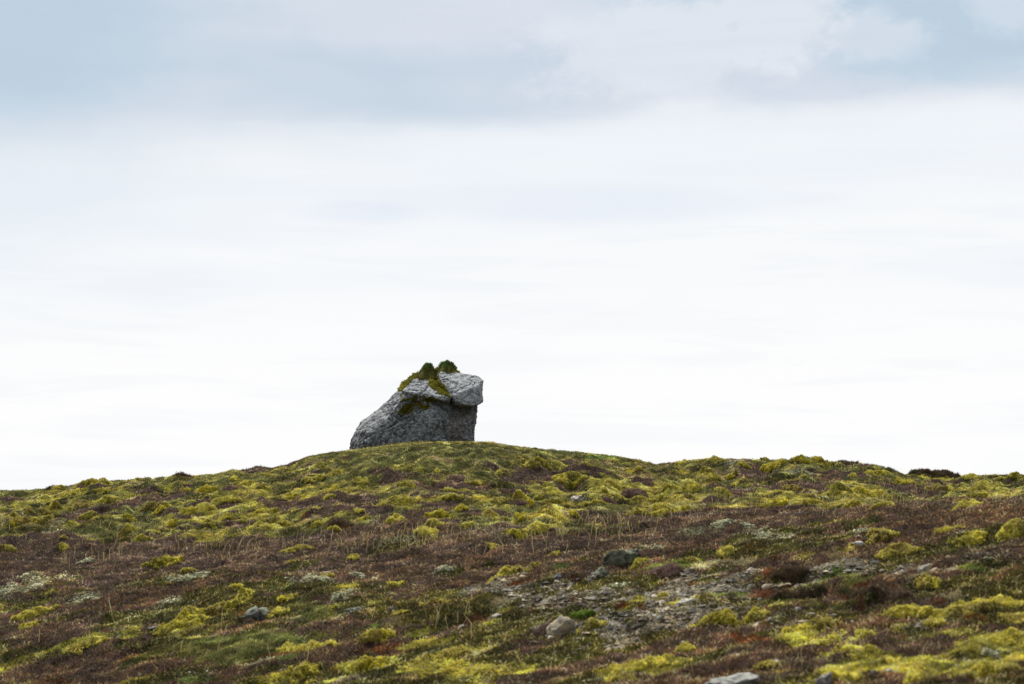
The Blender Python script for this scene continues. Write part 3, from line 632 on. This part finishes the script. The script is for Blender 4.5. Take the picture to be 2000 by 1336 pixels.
# tall dry stalks along the edge of the terrace
def stalks(px, py, n, sx_, sy_, h0=.16, h1=.4):
    qs = []
    for _ in range(n):
        a = at(px+rng.normal()*sx_, np.clip(py+rng.normal()*sy_, 900, 1325)); qs.append(a)
    return np.array(qs), h0+(h1-h0)*rng.random(n)
sp_, sh_ = [], []
for a in ((700,1072,90,110,12),(880,1050,60,80,10),(1000,1045,50,60,9),(1180,1032,90,70,12),(1350,1000,40,60,8),(1480,985,40,60,9),(1680,985,50,60,8),(1800,960,36,90,10),(450,1082,50,80,14),(200,1100,40,50,8),(300,1075,30,90,10),(1260,1010,30,30,8),(1900,985,30,60,8),
          (350,1280,18,160,22),(120,1240,12,60,30),(560,1250,14,60,20),(1000,1250,20,260,40),(1700,1270,20,200,40),(600,1050,60,160,12),(150,1040,30,120,14),(1550,940,30,120,14),(1050,1075,22,60,10),(870,1210,16,30,10)):
    q, h = stalks(*a[:2], a[2], a[3], a[4]); sp_.append(q); sh_.append(h)
sp_ = np.concatenate(sp_); sh_ = np.concatenate(sh_); n = len(sp_)
V = blades(sp_, updir(n, .22, (.05, 0)), .006+.005*rng.random(n)*sp_[:, 1]/50, sh_, kcolor(KI['straw'], n)*1.05, .3, 1.0)
tag(mesh_obj('dry_stalk', *V, m_leaf), 'tall thin straw-coloured stalks standing above the heather', 'dry stalks', kind='stuff')

# ---------------------------------------------------------------- stones
ico = bmesh.new(); bmesh.ops.create_icosphere(ico, subdivisions=4, radius=1); ICO_V = np.array([v.co[:] for v in ico.verts]); ICO_F = np.array([[v.index for v in f.verts] for f in ico.faces]); ico.free()
ico = bmesh.new(); bmesh.ops.create_icosphere(ico, subdivisions=2, radius=1); ICS_V = np.array([v.co[:] for v in ico.verts]); ICS_F = np.array([[v.index for v in f.verts] for f in ico.faces]); ico.free()
def stone(px, py, wpx, hpx, ca_, cb_, lab, group, seed, small=False, tiltx=0.0):
    x0, y0, z0 = at(px, py); m = y0/F; rx = wpx*m/2; ry = rx*.7; h = hpx*m*(.46 if small else .66); ca_ = np.array(ca_)*np.array([1.05, 1, .92]); cb_ = np.array(cb_)*np.array([1.05, 1, .92])
    V = (ICS_V if small else ICO_V).copy(); Fc = ICS_F if small else ICO_F
    r_ = np.random.default_rng(seed)
    for _ in range(14):                                   # facets
        d = r_.normal(size=3); d /= np.linalg.norm(d); off = .50+.32*r_.random()
        s = V@d; V -= np.outer(np.clip(s-off, 0, None), d)*.95
    s3 = seed*.37
    nz = fbm(V[:, 0]*1.6+s3, V[:, 1]*1.6, V[:, 2]*1.6, seed=71, octv=4 if not small else 2)
    rg = np.abs(fbm(V[:, 0]*3+s3, V[:, 1]*3, V[:, 2]*3, seed=72, octv=3))
    hf = fbm(V[:, 0]*7+s3, V[:, 1]*7, V[:, 2]*9, seed=74, octv=3) if not small else 0
    V *= (1+.30*nz-.34*rg+.13*hf)[:, None]
    V *= np.array([rx, ry, h*1.1]); V[:, 2] += V[:, 0]*tiltx
    org = np.array([x0, y0+ry*.7, float(Hs(x0, y0+ry*.7))+h*.04])
    c = fbm(ICO_V[:, 0]*5+s3 if not small else V[:, 0]*0, ICO_V[:, 1]*5 if not small else V[:, 1]*0, ICO_V[:, 2]*5 if not small else V[:, 2]*0, seed=73, octv=4) if not small else np.zeros(len(V))
    tt = np.clip(.5+2.6*c, 0, 1)[:, None] if not small else r_.random((len(V), 1))
    col = np.array(ca_)*(1-tt)+np.array(cb_)*tt
    if not small:                                        # crusty lichen on the weathered top
        lt = (sst(.25, .75, ICO_V[:, 2]+.6*c)*.6)[:, None]; col = col*(1-lt)+(np.array((.27, .28, .19)) if ca_[0] < .05 else col*1.15+np.array((.03, .035, .012)))*lt
    o = mesh_obj('stone', V, Fc, col, m_stone, smooth=not small); o.location = org; o.rotation_euler.z = r_.uniform(-.3, .3)
    return tag(o, lab, 'stone', group)
GR = (.15,.15,.15); LG = (.36,.36,.35); DK = (.018,.018,.018); MG = (.26,.28,.27); TN = (.27,.22,.15); WH = (.55,.55,.54)
for i, (px, py, a, b, c1, c2, lab) in enumerate((
 (497,1210,88,42,(.008,.008,.008),(.13,.14,.14),'dark crusted rock with grey lichen beside the golden moss bank'),
 (1208,1104,92,50,(.006,.006,.006),(.10,.11,.07),'black overhanging rock with pale green lichen on its top'),
 (1172,1130,48,22,DK,(.12,.10,.08),'dark crumbly rock just below the black overhanging rock'),
 (1090,1244,82,50,(.22,.21,.19),(.33,.27,.17),'tan and grey rock at the lower left of the stony patch'),
 (1442,1347,160,40,(.12,.13,.14),(.30,.30,.29),'wide grey rock cut by the bottom picture edge'),
 (1612,1345,44,34,(.06,.065,.07),(.28,.28,.28),'small dark rock with white flecks at the bottom edge'),
 (692,1196,52,17,(.10,.10,.09),(.24,.25,.20),'flat grey-green stone on the middle heather'),
 (1805,1120,38,28,(.16,.16,.15),(.27,.26,.22),'rounded grey stone on the right gravel'),
 (1680,1068,30,13,LG,WH,'whitish flat stone under the right heather'),
 (1342,1180,50,20,(.28,.29,.29),(.42,.41,.38),'pale grey stone in the middle of the stony patch'),
 (1264,1172,14,20,LG,WH,'small upright white stone left of the narrow moss strip'),
 (1288,1214,20,12,(.10,.14,.16),(.20,.25,.26),'bluish stone among the scree'),
 (1277,1206,11,8,WH,WH,'tiny white stone touching the bluish stone'),
 (1513,1298,32,14,LG,(.42,.40,.37),'pale stone above the wide grey rock at the bottom'),
 (1335,1258,17,11,LG,WH,'lone whitish stone in brown growth below the scree'),
 (1499,1153,34,10,TN,(.42,.37,.30),'flat tan stone above the rusty heather mat'),
 (903,1227,16,8,WH,WH,'small white stone in rusty moss left of the stony patch'),
 (1131,980,36,18,(.12,.12,.12),(.55,.50,.46),'white and orange lichened stone among the upper moss cushions'),
 (1194,891,36,10,(.18,.18,.18),(.38,.38,.38),'grey stone poking from the skyline right of the boulder'),
 (1706,1320,20,12,GR,LG,'small grey stone near the bottom right of the wide rock'),
 (1735,1315,22,14,GR,WH,'speckled stone right of the small grey one near the bottom'),
 (1504,1215,16,12,LG,WH,'white-topped stone right of the hollow under the moss cushion'),
 (762,1198,22,14,(.06,.055,.05),(.18,.15,.12),'small dark brown stone right of the flat grey-green stone'),
 (970,1208,40,14,(.20,.19,.17),(.32,.30,.27),'flat pale stone at the left end of the stony patch'),
 (1088,1135,26,18,(.10,.10,.11),(.26,.26,.27),'dark grey stone at the upper left of the stony patch'),
 (1232,1168,24,12,(.2,.18,.15),(.32,.28,.22),'rounded brown stone left of the small upright white one'),
 (300,1232,50,8,(.10,.11,.12),(.24,.26,.27),'flat slate-grey stone below the golden moss bank'),
 (1575,1160,0,0,GR,GR,''))):
    if a: stone(px, py, a, b, c1, c2, lab, None, 100+i, tiltx=.15 if py > 1100 else 0)
def scree(n, px, py, sx_, sy_, k, sd_):
    for i in range(n):
        dx = rng.normal()*sx_; y_ = py+rng.normal()*sy_-dx*k; s = 5+10*rng.random()**1.7
        t_ = rng.random(); c = np.array((.13,.11,.075))*(1-t_)+np.array((.31,.28,.23))*t_
        if rng.random() < .1: c = np.array((.48,.46,.42))
        stone(px+dx, float(np.clip(y_, 1085, 1320)), s*1.3, s*.8, c*.8, c*1.15, 'small loose stone lying in the gravel of the stony patch', 'loose stones of the scree', sd_+i, True)
scree(90, 1230, 1215, 90, 14, .12, 1000); scree(40, 1110, 1160, 80, 14, .1, 2000); scree(40, 1400, 1185, 80, 20, .08, 3000); scree(36, 1560, 1222, 60, 9, .05, 4000); scree(36, 1740, 1120, 60, 8, .08, 5000); scree(20, 1790, 1218, 50, 6, .1, 6000); scree(24, 1165, 1262, 60, 8, .1, 7000)

# ---------------------------------------------------------------- the boulder
root = bpy.data.objects.new('boulder', None); C.objects.link(root)
YR = 73.2                                            # distance of the boulder's front face
TM = YR/F/5.5556                                     # metres per close-up pixel
bT = float(row_T(660+1150/5.5556)); bu = float(px_u(640+1000/5.5556, bT))
BX, BZ = bu*YR, bT*YR
root.location = (BX, YR, BZ)
tag(root, 'large grey frog-shaped boulder with mossy knobs on top, sitting on the hill crest', 'boulder')
def bpnt(cx, cy, d):
    s = (YR+d)/YR
    return Vector(((cx-1000)*TM*s + (s-1)*BX, d, (1150-cy)*TM*s + (s-1)*BZ))
blocks = [
 # low left flank
 [(225,1290,1.0),(234,1150,1.1),(262,1070,1.1),(300,990,1.15),(370,905,1.2),(480,822,1.3),(585,742,1.35),(330,1290,.35),(345,1120,.40),(430,1290,.12),(440,1060,.2),(640,880,.32),(1000,1290,0.0),(1000,900,.1),
  (400,1290,2.5),(1000,1290,2.9),(500,950,2.3),(800,760,2.2),(360,960,.62),(520,840,.75)],
 # main body
 [(580,742,1.3),(690,640,1.4),(768,548,1.45),(620,900,.35),(800,650,.32),(830,600,.42),(1000,1290,.0),(1100,900,0.0),(1160,720,.22),(1210,790,.25),(600,1290,.1),(1420,1290,.12),
  (1450,1000,.12),(1300,880,.10),(1000,640,.35),(1200,1290,.0),(1530,1290,.35),(1545,1000,.35),
  (900,500,2.2),(1350,520,2.2),(1000,1290,3.0),(1350,1290,2.9),(700,850,2.6)],
 [(1250,800,.80),(1400,780,.85),(1540,770,.70),(1290,900,.42),(1440,900,.42),(1622,742,.8),(1612,870,.8),(1585,1000,.75),(1566,1110,.75),(1566,1290,.75),(1420,1290,.2),(1460,1000,.2),(1250,1290,.1),(1545,1290,.45),(1550,1000,.42),
  (1250,600,.6),(1580,600,.9),(1560,1290,2.2),(1600,800,2.3),(1300,600,2.4),(1300,1290,2.8)],
 # left slab with the pale top
 [(790,570,.55),(812,566,.42),(830,590,.38),(950,615,.29),(1060,648,.22),(1200,672,.13),(1322,690,.02),(1332,645,.04),(1325,700,.12),
  (795,485,1.3),(900,412,1.4),(965,385,1.45),(1090,400,1.2),(1180,545,.55),(820,640,.7),(1300,740,.6),(1000,480,2.2),(850,560,2.0),(1150,420,1.8)],
 # head: the overhanging right-hand slab
 [(1345,640,.02),(1375,688,-.1),(1480,722,-.22),(1560,735,-.18),(1638,728,.05),(1688,682,.5),(1672,610,.6),(1560,560,.1),(1450,600,-.05),(1330,500,.35),(1200,420,.8),
  (1640,700,1.9),(1300,700,1.6),(1480,760,.5),(1380,735,.35)],
 [(1676,610,.6),(1652,572,.6),(1688,520,.7),(1692,458,.9),(1640,430,1.0),(1480,404,1.1),(1430,388,1.2),(1300,352,1.2),(1230,356,1.1),(1175,378,.9),(1190,450,.7),(1340,640,.1),(1480,640,-.02),
  (1560,560,.08),(1640,640,.3),(1640,480,2.0),(1300,400,2.3),(1640,690,1.9),(1300,700,1.5)],
]
bm = bmesh.new()
for bl_ in blocks:
    vs = [bm.verts.new(bpnt(*p_)) for p_ in bl_]
    r_ = bmesh.ops.convex_hull(bm, input=vs)
    bmesh.ops.delete(bm, geom=[v for v in r_['geom_interior'] if isinstance(v, bmesh.types.BMVert)], context='VERTS')
me = bpy.data.meshes.new('tmp'); bm.to_mesh(me); bm.free()
tmp = bpy.data.objects.new('tmp', me); C.objects.link(tmp)
md = tmp.modifiers.new('r', 'REMESH'); md.mode = 'VOXEL'; md.voxel_size = 0.022
ms = tmp.modifiers.new('s', 'SMOOTH'); ms.factor = .5; ms.iterations = 3
dg = bpy.context.evaluated_depsgraph_get(); ev = tmp.evaluated_get(dg); em = ev.to_mesh()
nv = len(em.vertices); RV = np.empty(nv*3, np.float32); em.vertices.foreach_get('co', RV); RV = RV.reshape(-1, 3).astype(float)
RN = np.array([v.normal[:] for v in em.vertices])
RF = np.array([f.vertices[:] for f in em.polygons])
ev.to_mesh_clear(); bpy.data.objects.remove(tmp)
x_, y_, z_ = RV.T
lump = fbm(x_*1.3, y_*1.3, z_*1.3, seed=81, octv=3)*.055
crag = fbm(x_*4.2, y_*4.2, z_*5.5, seed=82, octv=5, gain=.6)
crk = np.abs(fbm((x_+z_*.5)*2.6, y_*2.6, (z_-x_*.35)*3.6, seed=83, octv=4, gain=.6)); crack = -np.exp(-(crk/.035)**2)*.035
disp = lump + crag*.052 + crack*1.2
for (ax_, az_, bx__, bz_, dep) in ((640,980,1010,640,.05),(960,620,1090,500,.04),(1380,600,1560,470,.03),(400,1080,900,840,.04),(1240,820,1330,1290,.04),(560,1290,700,1000,.035)):
    x1, z1 = (ax_-1000)*TM, (1150-az_)*TM; x2, z2 = (bx__-1000)*TM, (1150-bz_)*TM; l_ = math.hypot(x2-x1, z2-z1)
    t_ = ((x_-x1)*(x2-x1)+(z_-z1)*(z2-z1))/l_/l_; dd_ = ((x_-x1)*(z2-z1)-(z_-z1)*(x2-x1))/l_+.07*crag
    disp = disp - 1.5*dep*np.exp(-(dd_/.022)**2)*sst(-.15, .1, t_)*sst(1.15, .9, t_)*(RN[:, 1] < 0) + .02*sst(0, .1, dd_)*sst(.5, .1, dd_)*sst(-.15, .1, t_)*sst(1.15, .9, t_)
pit = fbm(x_*14, y_*14, z_*14, seed=84, octv=3); disp += pit*.007
edge = 1.0
RV2 = RV + RN*disp[:, None]*edge
# close-up coordinates of each vertex, to lay the marks the photograph shows
s_ = (YR+RV[:, 1])/YR
CX = 1000+(RV[:, 0]-(s_-1)*BX)/TM/s_; CY = 1150-(RV[:, 2]-(s_-1)*BZ)/TM/s_
def inpoly(X, Y, poly):
    c = np.zeros(len(X), bool); j = len(poly)-1
    for i in range(len(poly)):
        xi, yi = poly[i]; xj, yj = poly[j]
        c ^= ((yi > Y) != (yj > Y)) & (X < (xj-xi)*(Y-yi)/(yj-yi+1e-9)+xi); j = i
    return c
jx = 22*fbm(x_*6, y_*6, z_*6, seed=85, octv=3); jz = 22*fbm(x_*6+9, y_*6, z_*6, seed=86, octv=3)
pale1 = inpoly(CX+jx, CY+jz, [(790,575),(830,500),(900,450),(1080,420),(1180,540),(1330,630),(1335,700),(1200,690),(1060,655),(940,620),(820,600)])
pale2 = inpoly(CX+jx, CY+jz, [(1150,330),(1500,380),(1720,430),(1720,740),(1480,740),(1340,700),(1330,600),(1250,500),(1170,400)])
pale = (pale1 | pale2) & (RN[:, 2] > -.25)
sp1 = fbm(x_*9, y_*9, z_*9, seed=87, octv=4, gain=.65); sp2 = fbm(x_*21, y_*21, z_*21, seed=88, octv=3); sp3 = fbm(x_*2, y_*2, z_*2, seed=89, octv=3)
base = np.array((.20,.208,.215)); dark = np.array((.07,.073,.077)); lich = np.array((.40,.42,.43)); brn = np.array((.165,.125,.095))
t1 = np.clip(.5+1.2*sp1, 0, 1)[:, None]
rc = (base*t1+dark*(1-t1))*(1+.55*fbm(x_*1.7, y_*1.7, z_*1.7, seed=180, octv=3)+.25*np.clip(fbm(x_*.9+z_*1.2, y_, (z_-x_)*3.5, seed=181, octv=4), -1, 1))[:, None]
lm = sst(.06, .30, sp2+.35*sp1)[:, None]*.72*(1-.85*sst(1150, 1260, CX)*sst(660, 720, CY)*sst(900, 800, CY))[:, None]; rc = rc*(1-lm)+lich*lm  # flecks thinned below the head: the recess's shade is deepened in the colour
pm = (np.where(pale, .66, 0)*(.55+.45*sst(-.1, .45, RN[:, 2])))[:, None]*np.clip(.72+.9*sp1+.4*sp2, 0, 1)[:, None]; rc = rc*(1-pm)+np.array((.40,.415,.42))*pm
leftl = (sst(760, 560, CX)*sst(0.05, .5, RN[:, 2]))[:, None]*.45*np.clip(.6+sp1, 0, 1)[:, None]; rc = rc*(1-leftl)+np.array((.30,.31,.31))*leftl  # upward-facing left flank lightened in the colour, as if lit
bs = (sst(1200, 1450, CX)*sst(700, 850, CY)*np.clip(.5+.9*sp3+.6*sp1, 0, 1)*.75*sst(760, 860, CY))[:, None]; rc = rc*(1-bs)+brn*bs
pk = (inpoly(CX, CY, [(1370,920),(1395,930),(1385,980),(1365,960)]))[:, None]*.6; rc = rc*(1-pk)+np.array((.42,.36,.30))*pk
crack_dk = sst(.028, .0, crk)[:, None]*.7; rc = rc*(1-crack_dk)+dark*.6*crack_dk  # stone darker along the fine cracks
mesh_obj('stone_body', RV2, RF, rc, m_rock, root, smooth=True)
# moss lying on the stone
def rock_moss(name, mask, thick, c0, c1, c2, ntip, ln, label=None):
    f = RF[mask[RF].all(1)]
    used, inv = np.unique(f, return_inverse=True); f2 = inv.reshape(f.shape)
    v = RV2[used]; n_ = RN[used]; xx, yy, zz = v.T
    b = fbm(xx*7, yy*7, zz*7, seed=95, octv=3)
    cnt_ = np.bincount(f.ravel(), minlength=nv)[used]; inner = (cnt_ >= 4)
    v = v+n_*(np.where(inner, thick*(.8+.7*b), -.03))[:, None]
    tt = np.clip(.5+.9*fbm(xx*3, yy*3, zz*3, seed=96, octv=3), 0, 1)[:, None]; cc_ = c0*(1-tt)+c1*tt
    b2 = sst(.1, .5, fbm(xx*4+5, yy*4, zz*4, seed=97, octv=3))[:, None]*.8; cc_ = cc_*(1-b2)+c2*b2
    fi = rng.integers(0, len(f2), ntip); pp = v[f2[fi, 0]]*.5+v[f2[fi, 2]]*.5; d = n_[f2[fi, 0]]+rng.normal(size=(ntip, 3))*.5; d[:, 2] += .3; d /= np.linalg.norm(d, axis=1, keepdims=True)
    T3 = tris(pp, d, .022+.012*rng.random(ntip), ln*(.5+rng.random(ntip)), cc_[f2[fi, 0]]*(.75+.6*rng.random((ntip, 1))))
    o = mesh_obj(name, *join([(v, np.concatenate([f2[:, [0, 1, 2]], f2[:, [0, 2, 3]]]), cc_), T3]), m_moss, root)
    if label: o['label'] = label
    return o
capm = inpoly(CX+jx, CY+jz, [(760,575),(775,470),(890,380),(950,340),(1010,300),(1150,300),(1440,360),(1440,400),(1300,350),(1230,355),(1165,385),(1190,460),(1250,500),(1315,580),(1335,625),(1330,660),(1240,625),(1180,575),(1095,520),(1085,435),(990,432),(900,465),(850,520),(810,570)])
capm &= (RN[:, 1] < .6)
rock_moss('moss_cover', capm, .03, np.array((.20,.19,.03)), np.array((.38,.33,.05)), np.array((.13,.15,.03)), 7000, .05, 'yellow-green moss draped over the top of the boulder and down the cleft')
und = inpoly(CX+jx*1.5, CY+jz*1.5, [(775,590),(850,640),(960,620),(1210,650),(1210,690),(1080,780),(960,790),(880,830),(710,860),(780,760),(850,700),(780,680)]) & (sp1+.6*sp3 > -.22) & (RN[:, 1] < .3)
rock_moss('moss_cover', und, .012, np.array((.16,.14,.02)), np.array((.28,.24,.02)), np.array((.14,.09,.03)), 4500, .03, 'thin dark olive moss clinging under the left ledge')
def knob(cx, cyb, cyt, hw, d, tilt_, label, seed, pk_=1.0):
    b0 = bpnt(cx, cyb, d); rx = hw*TM; h = (cyb-cyt)*TM
    V = ICO_V.copy(); s = seed
    prof = 1-.52*np.clip(V[:, 2]+.05, 0, 1)**.95*pk_
    V[:, 0] *= prof; V[:, 1] *= prof
    nz = fbm(V[:, 0]*2.2+s, V[:, 1]*2.2, V[:, 2]*2.2, seed=98, octv=4); V *= (1+.26*nz+.09*fbm(V[:, 0]*6+s, V[:, 1]*6, V[:, 2]*6, seed=99, octv=2))[:, None]
    V *= np.array([rx, rx*1.05, h*.90]); V[:, 0] += V[:, 2]*tilt_
    V += np.array(b0[:])
    n_ = V-np.array(b0[:])-np.array([0, 0, -h*.3]); n_ /= np.linalg.norm(n_, axis=1, keepdims=True)
    zt = (V[:, 2]-b0[2])/h
    g_ = sst(.40, .85, zt+.6*nz)[:, None]; m0 = np.array((.24,.20,.06)); m1 = np.array((.13,.14,.035)); tt = np.clip(.5+1.2*nz, 0, 1)[:, None]
    c = (m0*tt+m1*(1-tt))*(1-g_)+np.array((.065,.115,.026))*g_
    o = mesh_obj('moss_knob', V, ICO_F, c, m_moss, root, smooth=True); o['label'] = label
    nt_ = 5200; fi = rng.integers(0, len(V), nt_); fi = fi[zt[fi] > -.25]; k_ = len(fi); dd = n_[fi]+rng.normal(size=(k_, 3))*.45; dd[:, 2] += .35; dd /= np.linalg.norm(dd, axis=1, keepdims=True)
    gg = g_[fi, 0]
    T3 = tris(V[fi]+rng.normal(size=(k_, 3))*.012, dd, .018+.01*rng.random(k_), (.03+.035*gg*rng.random(k_)+.012*rng.random(k_)), c[fi]*(.7+.8*rng.random((k_, 1))))
    mesh_obj('grass_tuft', *T3, m_leaf, o)
knob(1078,440,252,146,1.35,.02,'left mossy knob on top of the boulder with dark green grass', 3)
knob(1288,430,222,150,1.45,.0,'right, taller mossy knob on top of the boulder with dark green grass', 8, .9)
knob(1190,430,330,90,1.5,.0,'low moss bridge between the two knobs', 12, .5)
# turf hugging the foot of the boulder
n = 16000
fxx = BX+(rng.random(n)*2-1)*2.6; fyy = YR-.7+rng.random(n)*1.2
pf = np.stack([fxx, fyy, Hs(fxx, fyy)], -1)
cf = np.where(rng.random((n, 1)) < .6, kcolor(KI['grass'], n), kcolor(KI['olive'], n)); st_ = rng.random(n) < .2; cf[st_] = kcolor(KI['straw'], int(st_.sum()))
tag(mesh_obj('turf_fringe', *blades(pf, updir(n, .5), np.full(n, .016), .05+.13*rng.random(n)**2, cf), m_leaf), 'short olive turf growing against the foot of the boulder', 'turf', kind='stuff')
print('BOULDER AT', BX, YR, BZ, 'ground', float(Hs(BX, YR)))
